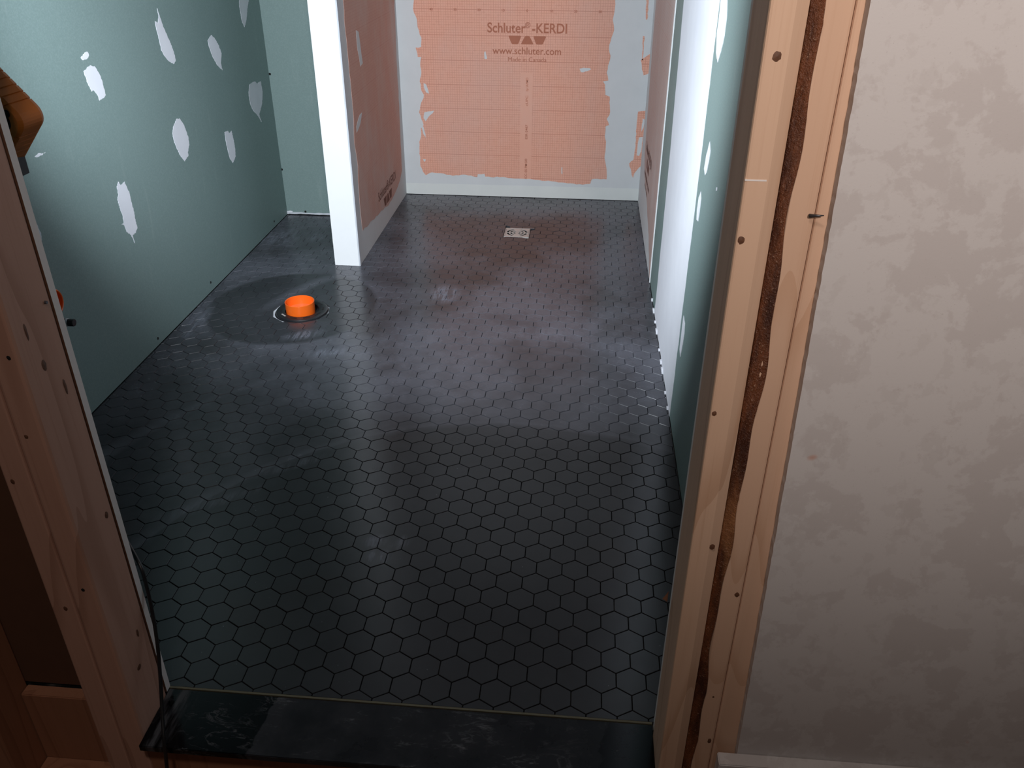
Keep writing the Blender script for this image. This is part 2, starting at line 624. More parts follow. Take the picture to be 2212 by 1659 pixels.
def text(name, body, size, mat, M4, parent, bold=0.0, align='CENTER', width=None):
    cu = bpy.data.curves.new(name, 'FONT')
    cu.body = body
    cu.size = size
    cu.align_x = align
    cu.offset = bold * size
    cu.resolution_u = 4
    t = bpy.data.objects.new('tmp', cu)
    C.objects.link(t)
    bpy.context.view_layer.update()
    me = bpy.data.meshes.new_from_object(t.evaluated_get(bpy.context.evaluated_depsgraph_get()))
    bpy.data.objects.remove(t)
    if width:
        xs = [v.co.x for v in me.vertices]
        k = width / (max(xs) - min(xs))
        for v in me.vertices:
            v.co.x *= k
    me.transform(M4)
    me.materials.clear()
    return link(name, me, mat, parent)


def frame(o, ux, uy):
    ux, uy = Vector(ux), Vector(uy)
    uz = ux.cross(uy)
    m = Matrix.Identity(4)
    for i in range(3):
        m[i][0], m[i][1], m[i][2], m[i][3] = ux[i], uy[i], uz[i], o[i]
    return m


# ------------------------------------------------------------------ the setting
XL, XR, YF, YB, YA = -1.26, 0.262, 0.940, 3.752, 3.410
PX0, PX1, PY = -0.900, -0.806, 2.862
TOP = 2.42
HF = -0.211                                   # hall floor level

floor = struct(box('floor', (XL - 0.012, 0.93, -0.06), (XR + 0.012, YB + 0.012, -0.0062), 'grout'),
               'dark floor bed under small black hexagon tiles')

# --- hexagon tiles
PIT, ROW, GAP = 0.0520, 0.0454, 0.0011
FLC, FLR = Vector((-0.905, 2.457)), 0.0905   # toilet flange hole
DRC, DRS = Vector((-0.253, 3.281)), 0.0525   # drain half side
RH = (PIT - GAP) / math.sqrt(3)
HEX = [(RH * math.sin(math.radians(60 * k)), RH * math.cos(math.radians(60 * k))) for k in range(6)]


def clip(poly, nx, ny, c):
    """keep nx*x+ny*y <= c"""
    out = []
    for i in range(len(poly)):
        a, b = poly[i], poly[(i + 1) % len(poly)]
        da, db = nx * a[0] + ny * a[1] - c, nx * b[0] + ny * b[1] - c
        if da <= 0:
            out.append(a)
        if da * db < 0:
            t = da / (da - db)
            out.append((a[0] + (b[0] - a[0]) * t, a[1] + (b[1] - a[1]) * t))
    return out


def tile_geo(poly, bev=0.0007):
    """vertices and faces of a little bevelled prism, top at z=0"""
    cx = sum(p[0] for p in poly) / len(poly)
    cy = sum(p[1] for p in poly) / len(poly)
    n = len(poly)
    vs, fs = [], []
    for p in poly:
        dx, dy = p[0] - cx, p[1] - cy
        L = math.hypot(dx, dy) + 1e-9
        k = max(0.3, (L - bev) / L)
        vs.append((cx + dx * k, cy + dy * k, 0.0))
    vs += [(p[0], p[1], -0.0009) for p in poly]
    vs += [(p[0], p[1], -0.0070) for p in poly]
    fs.append(list(range(n)))
    for a in (0, n):
        for i in range(n):
            j = (i + 1) % n
            fs.append([a + i, a + n + i, a + n + j, a + j][::-1])
    # HEX runs clockwise seen from above: flip everything so normals look out
    return vs, [f[::-1] for f in fs]


tiles = []
for r in range(-9, 60):
    y0 = 1.2490 + r * ROW
    for c in range(-32, 10):
        x0 = 0.050 + c * PIT + (PIT / 2 if r % 2 else 0.0)
        poly = [(x0 + a, y0 + b) for a, b in HEX]
        full = len(poly)
        orig = list(poly)
        yb = YA if x0 < -0.853 else YB
        for nx, ny, k in ((-1, 0, -(XL + 0.0015)), (1, 0, XR - 0.0015), (0, -1, -(YF + 0.0012)), (0, 1, yb - 0.0015)):
            poly = clip(poly, nx, ny, k)
            if len(poly) < 3:
                break
        if len(poly) < 3:
            continue
        # wholly under the partition wall
        if all(PX0 < p[0] < PX1 and p[1] > PY for p in poly):
            continue
        d = Vector((x0, y0)) - FLC
        if d.length < FLR + 0.03:
            if d.length < 0.05:
                continue
            d.normalize()
            poly = clip(poly, -d.x, -d.y, -(FLC.dot(d) + FLR))
        if len(poly) < 3:
            continue
        d = Vector((x0, y0)) - DRC
        if abs(d.x) < DRS + 0.03 and abs(d.y) < DRS + 0.03:
            if max(abs(d.x), abs(d.y)) < 0.03:
                continue
            if abs(d.x) > abs(d.y):
                sx = 1 if d.x > 0 else -1
                poly = clip(poly, -sx, 0, -(DRC.x * sx + DRS + 0.001))
            else:
                sy = 1 if d.y > 0 else -1
                poly = clip(poly, 0, -sy, -(DRC.y * sy + DRS + 0.001))
        if len(poly) < 3:
            continue
        ar = 0.5 * abs(sum(poly[i][0] * poly[(i + 1) % len(poly)][1] - poly[(i + 1) % len(poly)][0] * poly[i][1] for i in range(len(poly))))
        if ar < 1.2e-5:
            continue
        whole = len(poly) == full and all(abs(a[0] - b[0]) + abs(a[1] - b[1]) < 1e-9 for a, b in zip(poly, orig))
        px, py = proj((x0, y0, 0))
        lx = -73 + 0.2915 * py + 15
        seen = lx < px < 1632 - 0.1425 * py and 0 < py < IH
        dist = math.sqrt(x0 * x0 + y0 * y0 + CAMH * CAMH)
        tiles.append((not seen, dist - 20 * ar, x0, y0, poly, whole))
tiles.sort(key=lambda t: (t[0], t[1]))
hex_me = bpy.data.meshes.new('hex_tile')
_v, _f = tile_geo(HEX)
hex_me.from_pydata(_v, [], _f)
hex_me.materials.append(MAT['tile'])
rest_v, rest_f = [], []
for i, (_, _, x0, y0, poly, whole) in enumerate(tiles):
    rx, ry = random.gauss(0, 0.0035), random.gauss(0, 0.0035)
    dz = random.gauss(0, 0.00015)
    if i < 300:
        if whole:
            me = hex_me
        else:
            me = bpy.data.meshes.new('hex_tile')
            v_, f_ = tile_geo([(p[0] - x0, p[1] - y0) for p in poly])
            me.from_pydata(v_, [], f_)
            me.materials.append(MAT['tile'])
        o = bpy.data.objects.new('hex_tile', me)
        C.objects.link(o)
        o.parent = floor
        o.location = (x0, y0, dz)
        o.rotation_euler = (rx, ry, 0)
    else:
        v_, f_ = tile_geo(poly)
        k = len(rest_v)
        rest_v += [(x, y, z + dz + (y - y0) * rx - (x - x0) * ry) for x, y, z in v_]
        rest_f += [[k + q for q in f] for f in f_]
me = bpy.data.meshes.new('hex_tile_field')
me.from_pydata(rest_v, [], rest_f)
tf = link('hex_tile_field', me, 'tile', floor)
tf['kind'] = 'stuff'

# --- left wall
wl = struct(box('wall_left', (XL - 0.0127, YF, 0.002), (XL, YA + 0.02, TOP), 'green'), 'green drywall with white joint compound dabs')
LEFT = [
    [(1042, 55), (1055, 95), (1068, 135), (1085, 185), (1110, 240), (1140, 310), (1160, 370), (1165, 405), (1150, 425), (1120, 405), (1090, 370), (1070, 335), (1058, 270), (1045, 220), (1035, 180), (1028, 142), (1047, 155), (1052, 110)],
    [(1400, 232), (1425, 255), (1450, 300), (1470, 355), (1465, 420), (1475, 465), (1440, 430), (1410, 375), (1390, 320), (1378, 270)],
    [(1588, -120), (1648, -120), (1650, 0), (1640, 60), (1635, 130), (1622, 180), (1605, 140), (1595, 80), (1588, 40)],
    [(1655, 560), (1690, 540), (1705, 555), (1730, 540), (1742, 610), (1738, 690), (1720, 760), (1735, 810), (1710, 765), (1680, 735), (1660, 690), (1650, 620)],
    [(553, 470), (600, 432), (625, 440), (650, 475), (675, 530), (690, 590), (700, 630), (690, 645), (660, 668), (645, 630), (620, 598), (608, 608), (580, 550)],
    [(560, 350), (580, 345), (590, 370), (570, 395), (545, 400), (535, 385)],
    [(1170, 790), (1190, 785), (1220, 830), (1250, 915), (1255, 960), (1245, 1010), (1250, 1030), (1225, 1070), (1200, 1040), (1175, 990), (1155, 940), (1145, 890), (1150, 840)],
    [(1490, 875), (1512, 868), (1522, 885), (1535, 868), (1548, 920), (1560, 985), (1562, 1040), (1545, 1082), (1525, 1050), (1510, 990), (1497, 930)],
    [(775, 1245), (783, 1205), (800, 1230), (825, 1205), (840, 1240), (858, 1280), (870, 1340), (885, 1390), (895, 1450), (910, 1510), (900, 1545), (880, 1560), (895, 1615), (870, 1560), (840, 1540), (826, 1498), (806, 1490), (822, 1478), (815, 1440), (795, 1380), (780, 1330), (785, 1290)],
    [(150, 1470), (215, 1470), (245, 1490), (268, 1540), (276, 1590), (276, 1640), (282, 1700), (200, 1720)],
    [(228, 1040), (252, 1018), (282, 1016), (300, 1008), (275, 1030), (245, 1044)],
]
for i, q in enumerate(LEFT):
    pts = lift(zc(q, 0, 0), 'X', XL)
    d = sheet('joint_compound_dab', ragged(pts, 0.0035, 0.0016, i), 'X', XL, 0.0008, 'mud2' if i in (2, 3, 9) else 'mud', wl, 1)
for x, y in ((455, 610), (341, 731), (592, 478)):
    p = onX(x, y, XL)
    lathe('screw_head', [(0, 0.0012), (0.004, 0.0012), (0.0045, 0)], 'hole', (XL, p.y, p.z), 12, wl, 'X')

# --- alcove back wall
wa = struct(box('wall_alcove', (XL - 0.0127, YA, 0.004), (PX0 + 0.004, YA + 0.0127, TOP), 'green'), 'green drywall at the back of the toilet alcove')
for x, y in ((583, 160), (609, 366), (660, 457)):
    p = onY(x, y, YA)
    bm = bmesh.new()
    bmesh.ops.create_circle(bm, cap_ends=True, radius=0.0048, segments=12, matrix=Matrix.Translation((p.x, YA - 0.0009, p.z)) @ Matrix.Rotation(math.radians(90), 4, 'X'))
    from_bm('screw_head', bm, 'hole', wa)
q = [(1900, 1420), (1902, 1400), (1925, 1398), (1945, 1402), (1930, 1415), (1915, 1420)]
sheet('joint_compound_dab', ragged(lift(zc(q, 0, 0), 'Y', YA), 0.006, 0.001, 40), 'Y', YA, 0.0008, 'mud', wa, -1)
sheet('joint_compound_bead', ragged([(XL, 0.004), (PX0, 0.004), (PX0, 0.012), (XL, 0.011)], 0.02, 0.0015, 41), 'Y', YA, 0.002, 'mud2', wa, -1)

# --- back wall of the shower
wb = struct(box('wall_back', (PX1 - 0.004, YB, 0.002), (XR + 0.02, YB + 0.0127, TOP), 'thin'), 'orange membrane shower wall edged in grey thinset')
sheet('thinset_lower_band', [(PX1, 0.002), (XR, 0.002), (XR, 0.058), (PX1, 0.052)], 'Y', YB, 0.0004, 'thin2', wb, -1)
MEM = [(782, -260), (780, 0), (775, 60), (800, 130), (805, 180), (830, 250), (830, 312), (792, 315), (806, 378), (830, 378), (822, 420), (830, 500), (820, 540), (830, 600), (848, 630), (845, 650), (830, 680), (815, 745), (830, 790), (845, 830), (825, 850), (830, 900), (815, 940), (818, 1000), (825, 1100), (840, 1140), (860, 1162), (900, 1143), (960, 1150), (1040, 1165), (1120, 1160), (1200, 1175), (1205, 1155), (1250, 1152), (1255, 1172), (1350, 1175), (1450, 1185), (1550, 1188), (1650, 1200), (1720, 1205), (1800, 1215), (1900, 1225), (1950, 1220), (1960, 1190), (2000, 1185), (2060, 1190), (2060, 1130), (2045, 1050), (2055, 960), (2048, 900), (2052, 840), (2075, 830), (2060, 790), (2080, 760), (2080, 640), (2050, 630), (2050, 560), (2035, 540), (2070, 535), (2060, 480), (2075, 420), (2085, 370), (2075, 320), (2090, 250), (2110, 200), (2100, 130), (2115, 60), (2115, 0), (2118, -260)]
sheet('membrane_sheet', ragged(lift(zc(MEM, 640, 0), 'Y', YB), 0.012, 0.0022, 3), 'Y', YB, 0.0009, 'mem_back', wb, -1)
for i, q in enumerate([
        [(443, 400), (512, 355), (505, 480), (460, 500)],
        [(425, 740), (482, 735), (470, 830), (462, 950), (445, 1050), (445, 1100), (400, 1150), (390, 1180), (365, 1085), (395, 1060), (408, 950), (415, 850)],
        [(480, -100), (500, -100), (496, 0), (486, 130), (478, 130)],
        [(457, 240), (467, 240), (458, 400), (449, 400)]]):
    sheet('membrane_scrap', ragged(lift(zc(q, 1240, 0), 'Y', YB), 0.012, 0.002, 20 + i), 'Y', YB, 0.0009, 'mem_back', wb, -1)
for i, q in enumerate([
        [(845, 550), (862, 560), (870, 580), (882, 622), (862, 612), (848, 580)],
        [(850, 745), (915, 733), (905, 752), (882, 770), (860, 805), (845, 780)],
        [(822, 820), (838, 830), (850, 860), (862, 918), (842, 882)],
        [(840, 1055), (862, 1058), (852, 1075)],
        [(1248, 345), (1256, 340), (1266, 392), (1250, 390)],
        [(1880, 455), (1905, 450), (1950, 452), (1955, 462), (1905, 480), (1888, 478)],
        [(1760, 1110), (1766, 1110), (1766, 1155), (1760, 1150)]]):
    sheet('thinset_fleck', ragged(lift(zc(q, 640, 0), 'Y', YB), 0.008, 0.0012, 60 + i), 'Y', YB - 0.0009, 0.0005, 'thin', wb, -1)
for i, q in enumerate([[(455, 785), (469, 795), (462, 845), (447, 875)], [(430, 912), (456, 908), (446, 1000), (432, 1035), (414, 1030)]]):
    sheet('thinset_fleck', ragged(lift(zc(q, 1240, 0), 'Y', YB), 0.008, 0.001, 80 + i), 'Y', YB - 0.0009, 0.0005, 'thin', wb, -1)
YP = YB - 0.0014
MB = lambda x, z: frame((x, YP, z), (1, 0, 0), (0, 0, 1))
p = onY(1139, 71, YP)
text('printed_lettering', 'Schluter  -KERDI', 0.054, 'print', MB(-0.2545, p.z), wb, 0.016, width=0.333)
text('printed_lettering', '\u00ae', 0.030, 'print', MB(-0.253, p.z + 0.019), wb, 0.008)
p = onY(1139, 117.5, YP)
text('printed_lettering', 'www.schluter.com', 0.040, 'print', MB(-0.2545, p.z), wb, 0.010, width=0.290)
p = onY(1138, 133.5, YP)
text('printed_lettering', 'Made in Canada', 0.026, 'print', MB(-0.2535, p.z), wb, 0.0, width=0.163)


def logo(bm_pts, name, mat, mk, parent):
    """three rounded trapezoids"""
    for pts in bm_pts:
        bm = bmesh.new()
        vs = []
        n = len(pts)
        for i in range(n):            # round the corners
            a, b, c = Vector(pts[i - 1]), Vector(pts[i]), Vector(pts[(i + 1) % n])
            k = 0.16
            p0, p1 = b.lerp(a, k * 0.012 / max((a - b).length, 1e-6) / 0.16 * 0.4), b.lerp(c, k * 0.012 / max((c - b).length, 1e-6) / 0.16 * 0.4)
            vs += [bm.verts.new(mk(*p0)), bm.verts.new(mk(*p0.lerp(b, 0.5).lerp(b.lerp(p1, 0.5), 0.5))), bm.verts.new(mk(*p1))]
        bm.faces.new(vs)
        from_bm(name, bm, mat, parent)


LG = [[(0.0, 1.0), (0.345, 1.0), (0.265, 0.0), (0.095, 0.0)],
      [(0.445, 1.0), (0.555, 1.0), (0.67, 0.0), (0.33, 0.0)],
      [(0.655, 1.0), (1.0, 1.0), (0.905, 0.0), (0.735, 0.0)]]
zt, zb_ = onY(1138, 77.5, YP).z, onY(1138, 96, YP).z
logo([[(-0.334 + a * 0.160, zb_ + b * (zt - zb_)) for a, b in q] for q in LG], 'printed_logo', 'print', lambda a, b: (a, YP, b), wb)
for k, s_ in enumerate(('40', '30', '20', '10', '0', '10', '20', '30')):
    text('printed_number', s_, 0.014, 'print', MB(-0.256 + 0.1 * (k - 4), 0.784), wb, 0.01)
MV = lambda x, z: frame((x, YP, z), (0, 0, 1), (-1, 0, 0))
for s_, y0, y1, mt in (('ICC-ES PMG\u00ae', 387, 343, 'print'), ('ESR-2467', 301, 270, 'print'), ('cUPC', 229, 207, 'print_light'), ('by IAPMO', 197, 168, 'print_light')):
    a, b = onY(1136, y0, YP), onY(1136, y1, YP)
    text('printed_lettering', s_, 0.014, mt, MV(-0.2475, a.z), wb, 0.012, 'LEFT', b.z - a.z)

# --- partition between alcove and shower
wp = struct(box('wall_partition', (PX0, PY, 0.0), (PX1, YB + 0.0127, TOP), 'white'), 'white ended partition with orange membrane on its shower side')
sheet('thinset_face', [(PY + 0.012, 0.001), (YB, 0.001), (YB, TOP), (PY + 0.012, TOP)], 'X', PX1, 0.0010, 'thin', wp, 1)
XP = PX1 + 0.0010
PM = [(308, -300), (310, 0), (325, 200), (345, 400), (362, 560), (382, 800), (385, 950), (408, 1100), (410, 1200), (425, 1400), (440, 1530), (480, 1490), (540, 1430), (562, 1400), (612, 1365), (650, 1290), (688, 1195), (700, 1130), (690, 900), (682, 700), (665, 400), (650, 0), (648, -300)]
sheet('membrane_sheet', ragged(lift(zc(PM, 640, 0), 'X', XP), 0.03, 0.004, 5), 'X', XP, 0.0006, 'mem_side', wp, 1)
for i, q in enumerate([[(395, 200), (412, 210), (440, 420), (425, 440), (405, 330)], [(420, 760), (436, 745), (425, 820), (400, 880), (398, 840)]]):
    sheet('thinset_smear', ragged(lift(zc(q, 640, 0), 'X', XP), 0.03, 0.003, 50 + i), 'X', XP + 0.0006, 0.0003, 'thin', wp, 1)
box('corner_bead', (PX1 - 0.003, PY - 0.0006, 0.0), (PX1 + 0.0022, PY + 0.014, TOP), 'mud2', wp)
XT = XP + 0.0010
a, b = onX(818, 437, XT), onX(855, 391, XT)
text('printed_lettering', 'Schluter\u00ae-KERDI', 0.052, 'print_dark', frame((XT, a.y, a.z), (0, 1, 0), (0, 0, 1)), wp, 0.012, 'LEFT', 0.333)
y0 = a.y + 0.087
logo([[(y0 + u * 0.160, a.z - 0.050 + v * 0.036) for u, v in q] for q in LG], 'printed_logo', 'print_dark', lambda a_, b_: (XT, a_, b_), wp)

# --- right wall
wr = struct(box('wall_right', (XR, YF, 0.002), (XR + 0.0127, YB + 0.0127, TOP), 'green'), 'green drywall with a wide white taped joint and membrane beyond')
RW = sheet('thinset_face', [(2.815, 0.001), (YB, 0.001), (YB, TOP), (2.815, TOP)], 'X', XR, 0.0016, 'thin', wr, -1)
XM = XR - 0.0016
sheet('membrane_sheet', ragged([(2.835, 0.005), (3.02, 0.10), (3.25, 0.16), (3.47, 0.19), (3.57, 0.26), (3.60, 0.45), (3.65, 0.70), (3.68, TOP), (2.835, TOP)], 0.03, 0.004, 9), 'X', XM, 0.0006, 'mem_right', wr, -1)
box('membrane_edge', (XR - 0.0030, 2.806, 0.001), (XR, 2.818, TOP), 'white', wr)
band = [(1.905, 0.001), (2.545, 0.001), (2.555, 0.5), (2.60, 1.0), (2.60, TOP), (1.88, TOP), (1.885, 1.0), (1.89, 0.5)]
sheet('joint_compound_band', ragged(band, 0.03, 0.003, 10), 'X', XR, 0.0007, 'mud', wr, -1)
for i, (q, oy, ox) in enumerate([
        ([(985, -80), (1024, -80), (1020, 0), (1015, 120), (1000, 240), (975, 350), (955, 415), (945, 350), (950, 230), (965, 110)], 0, 1240),
        ([(903, 940), (907, 1000), (895, 1080), (880, 1150), (872, 1165), (865, 1120), (878, 1040)], 0, 1240),
        ([(843, 1272), (845, 1320), (835, 1400), (825, 1470), (815, 1460), (818, 1390), (830, 1310)], 0, 1240),
        ([(852, 865), (860, 920), (855, 990), (845, 1060), (830, 1140), (825, 1090), (835, 1000), (843, 930)], 400, 1200),
        ([(946, 1242), (952, 1244), (950, 1266), (944, 1268)], 0, 1240)]):
    sheet('joint_compound_dab', ragged(lift(zc(q, ox, oy), 'X', XR), 0.008, 0.0012, 30 + i), 'X', XR, 0.0010, 'mud', wr, -1)
XT = XM - 0.0010
zt = 0.335
text('printed_lettering', 'Schluter\u00ae-KERDI', 0.052, 'print_dark', frame((XT, 3.50, 0.300), (0, -1, 0), (0, 0, 1)), wr, 0.012, 'LEFT', 0.333)
logo([[(3.415 - u * 0.160, 0.250 + v * 0.036) for u, v in q] for q in LG], 'printed_logo', 'print_dark', lambda a_, b_: (XT, a_, b_), wr)
text('printed_lettering', 'www.schluter.com', 0.040, 'print_dark', frame((XT, 3.48, 0.205), (0, -1, 0), (0, 0, 1)), wr, 0.008, 'LEFT', 0.29)
text('printed_lettering', 'Made in Canada', 0.026, 'print_dark', frame((XT, 3.42, 0.170), (0, -1, 0), (0, 0, 1)), wr, 0.006, 'LEFT', 0.163)
# crumbs of compound where the wall meets the tiles
rnd = random.Random(4)
for k in range(9):
    y0 = 1.95 + k * 0.085 + rnd.uniform(-0.02, 0.02)
    w_, h_ = rnd.uniform(0.012, 0.045), rnd.uniform(0.004, 0.012)
    sheet('compound_crumb', ragged([(y0, 0.0), (y0 + w_, 0.0), (y0 + w_ * 0.8, h_ * 0.7), (y0 + w_ * 0.4, h_)], 0.006, 0.0015, 100 + k), 'X', XR, 0.005, 'mud', wr, -1)

# --- ceiling and hall floor
struct(box('ceiling', (-1.6, -1.6, TOP), (1.9, YB + 0.05, TOP + 0.0127), 'ceil'), 'plain drywall ceiling')
struct(box('floor_hall', (-1.6, -1.6, HF - 0.02), (1.9, 0.925, HF), 'hallfloor'), 'wooden hall subfloor below the bathroom step')

# --- door wall: bathroom side drywall with cut gypsum edges
YS0, YS1 = 0.838, 0.927                        # framing of the left jamb


def drywall_sheet(name, lo, hi, edge_mat, face_mat, back_mat, face_sign, label):
    bm = bmesh.new()
    fs = bm_box(bm, lo, hi)
    bmesh.ops.recalc_face_normals(bm, faces=bm.faces)
    for f in bm.faces:
        f.material_index = 1 if f.normal.y * face_sign > 0.9 else (2 if f.normal.y * face_sign < -0.9 else 0)
    return struct(from_bm(name, bm, [edge_mat, face_mat, back_mat]), label)


drywall_sheet('wall_front_left', (XL, YS1 + 0.0004, 0.001), (-0.667, YF, TOP), 'gyp', 'green', 'paper', 1, 'cut drywall edge beside the door opening')
drywall_sheet('wall_front_right', (0.161, 0.9215, 0.001), (XR, 0.934, TOP), 'gyp', 'green', 'paper', 1, 'drywall return behind the right door studs')
# hall side sheet with its slanted, fuzzy cut edge
hall_pts = [(0.2685, 0.055), (1.9, 0.055), (1.9, TOP), (0.228, TOP), (0.2415, 1.15), (0.243, 1.1), (0.2555, 0.58)]
hp = []
rnd = random.Random(12)
for i in range(len(hall_pts)):
    a, b = hall_pts[i], hall_pts[(i + 1) % len(hall_pts)]
    n_ = 1 if i < 3 else max(1, int(math.hypot(b[0] - a[0], b[1] - a[1]) / 0.006))
    for j in range(n_):
        t = j / n_
        hp.append((a[0] + (b[0] - a[0]) * t + (rnd.uniform(-0.0004, 0.0004) if j else 0), a[1] + (b[1] - a[1]) * t))
wh = sheet('wall_hall', hp, 'Y', 0.8318, 0.0127, 'hall', None, -1)
struct(wh, 'pale mottled drywall sheet on the hall side')
p0 = onY(1553, 1648, 0.800)
bb = struct(box('baseboard_right', (p0.x, 0.797, HF), (1.9, 0.8190, p0.z), 'hall', None, 0.0015), 'pale board along the foot of the hall drywall')

# --- header over the opening (above the frame)
struct(box('trim_1', (-0.744, YS0, 2.06), (0.272, YS1, TOP), 'wood_b'), 'rough wooden header over the door opening')

# ------------------------------------------------------------------ studs


def stud(name, x0, x1, y0, y1, mat, label, group=None, z0=HF, bev=0.003, cham=None, wane=None):
    """one framing stud with eased edges; cham=(dx,dy) planes off the front right corner"""
    prof = []
    for (x, y), (sx, sy) in (((x0, y0), (1, 1)), ((x1, y0), (-1, 1)), ((x1, y1), (-1, -1)), ((x0, y1), (1, -1))):
        if cham and (x, y) == (x1, y0):
            prof += [(x1 - cham[0], y0), (x1 - 0.001, y0 + cham[1])]
            continue
        if wane and (x, y) == (x0, y0):
            prof += [(x0, y0 + wane[1]), (x0 + wane[0], y0)]
            continue
        pts = [(x + sx * bev, y), (x + sx * bev * 0.3, y + sy * bev * 0.3), (x, y + sy * bev)]
        prof += pts if (sx, sy) in ((-1, 1), (1, -1)) else pts[::-1]
    cx, cy = (x0 + x1) / 2, (y0 + y1) / 2
    bm = bmesh.new()
    lo = [bm.verts.new((x - cx, y - cy, 0)) for x, y in prof]
    hi = [bm.verts.new((x - cx, y - cy, TOP - z0)) for x, y in prof]
    n = len(prof)
    for i in range(n):
        bm.faces.new((lo[i], lo[(i + 1) % n], hi[(i + 1) % n], hi[i]))
    bm.faces.new(lo)
    bm.faces.new(hi)
    o = from_bm(name, bm, mat)
    o.location = (cx, cy, z0)
    bpy.context.view_layer.update()
    return tag(o, label, 'stud', group)


def knot(par, p, nrm, rx, rz, mat='knot'):
    bm = bmesh.new()
    n = 14
    ux = Vector((1, 0, 0)) if nrm == 'Y' else Vector((0, 1, 0))
    nv = Vector((0, -1, 0)) if nrm == 'Y' else Vector((1, 0, 0))
    c = bm.verts.new(Vector(p) + nv * 0.0009)
    rim = []
    for i in range(n):
        a = 2 * math.pi * i / n
        k = random.uniform(0.85, 1.1)
        rim.append(bm.verts.new(Vector(p) + ux * rx * k * math.cos(a) + Vector((0, 0, 1)) * rz * k * math.sin(a) + nv * 0.0002))
    for i in range(n):
        bm.faces.new((c, rim[i], rim[(i + 1) % n]))
    o = from_bm('knot', bm, mat)
    adopt(o, par)


YR = 0.832
s1 = stud('wall_stud', 0.1600, 0.1968, YR, 0.921, 'wood_a', 'pale knotty jamb stud with a planed off corner, lining the opening beside the bark strip', cham=(0.0135, 0.006))
s2 = stud('wall_stud', 0.1985, 0.2345, YR, 0.921, 'wood_b', 'smooth tan stud with a strip of dark bark along its edge', wane=(0.0095, 0.011))
s3 = stud('wall_stud', 0.2352, 0.2720, YR + 0.001, 0.921, 'wood_b', 'stud half hidden behind the edge of the hall drywall')
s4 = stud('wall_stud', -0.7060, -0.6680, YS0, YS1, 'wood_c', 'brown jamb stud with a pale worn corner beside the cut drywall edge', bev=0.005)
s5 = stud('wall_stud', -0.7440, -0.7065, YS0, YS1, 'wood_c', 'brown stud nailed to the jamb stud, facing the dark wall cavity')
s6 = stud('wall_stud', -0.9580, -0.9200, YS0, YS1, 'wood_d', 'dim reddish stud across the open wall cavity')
for q, rx, rz in (((0.173, 1.058), 0.0042, 0.0048), ((0.1655, 0.881), 0.0035, 0.0045), ((0.1645, 0.672), 0.0028, 0.0035), ((0.1865, 0.475), 0.0035, 0.0045)):
    knot(s1, (q[0], YR, q[1]), 'Y', rx, rz)
for q, rx, rz in (((0.228, 0.397), 0.0032, 0.0045), ((0.228, 0.105), 0.0028, 0.0055), ((0.222, 0.20), 0.0015, 0.002)):
    knot(s2, (q[0], YR, q[1]), 'Y', rx, rz)
for q, rx, rz in (((0.878, 0.667), 0.0045, 0.0085), ((0.905, 0.62), 0.003, 0.012), ((0.865, 0.72), 0.0025, 0.012), ((0.910, 0.40), 0.004, 0.006), ((0.880, 0.115), 0.006, 0.005), ((0.90, 0.17), 0.003, 0.008)):
    knot(s4, (-0.668, q[0], q[1]), 'X', rx, rz)
for q, m_ in (((-0.680, 0.698), 'hole'), ((-0.692, 0.583), 'knot'), ((-0.685, 0.320), 'hole')):
    knot(s4, (q[0], YS0, q[1]), 'Y', 0.0028, 0.0032, m_)
for q in ((-0.733, 0.509), (-0.722, 0.28)):
    knot(s5, (q[0], YS0, q[1]), 'Y', 0.0032, 0.0045)

# bark (wane) strip: a rough rounded edge between the two right studs
bm = bmesh.new()
rnd = random.Random(3)
NZ, NU = 420, 7
grid = []
wv = [rnd.uniform(0, 6.28) for _ in range(8)]
for i in range(NZ + 1):
    z = HF + 0.01 + (1.55 - HF) * i / NZ
    w_ = 0.0125 + 0.0022 * math.sin(z * 9 + wv[0]) + 0.0016 * math.sin(z * 23 + wv[1]) + 0.0014 * math.sin(z * 51 + wv[2]) - 0.003 * max(0, (0.45 - z))
    row = []
    for j in range(NU + 1):
        t = j / NU
        x = 0.1972 + w_ * t
        y = YR - 0.0010 + 0.0105 * (1 - t) ** 1.2 + (rnd.uniform(-0.0011, 0.0011) if 0 < j < NU else 0)
        row.append(bm.verts.new((x, y, z)))
    grid.append(row)
for i in range(NZ):
    for j in range(NU):
        bm.faces.new((grid[i][j], grid[i][j + 1], grid[i + 1][j + 1], grid[i + 1][j]))
# close it towards the stud so the strip has a body
back = [bm.verts.new((0.1995, YR + 0.0012, HF + 0.01)), bm.verts.new((0.1995, YR + 0.0012, 1.55))]
o = from_bm('bark_strip', bm, 'bark', None, True)
sol = o.modifiers.new('solid', 'SOLIDIFY')
sol.thickness = 0.002
sol.offset = -1
adopt(o, s2)

# nail tip and staple marks
p = onY(1764, 466, 0.826)
bm = bmesh.new()
bmesh.ops.create_cone(bm, cap_ends=True, segments=12, radius1=0.0021, radius2=0.0006, depth=0.014,
                      matrix=Matrix.Translation(p) @ Matrix.Rotation(math.radians(78), 4, 'Y') @ Matrix.Rotation(math.radians(25), 4, 'X'))
o = from_bm('nail', bm, 'nail', None, True)
adopt(o, s3)
p = onY(1618, 389, YR)
o = box('pale_scratch', (p.x - 0.004, YR - 0.0003, p.z - 0.0008), (p.x + 0.017, YR + 0.001, p.z + 0.0008), 'gyp')
adopt(o, s1)
p = onX(97, 653, -0.668)
o = lathe('nail', [(0, 0.003), (0.0018, 0.003), (0.0022, 0)], 'nail', (-0.668, p.y, p.z), 10, None, 'X')
adopt(o, s4)

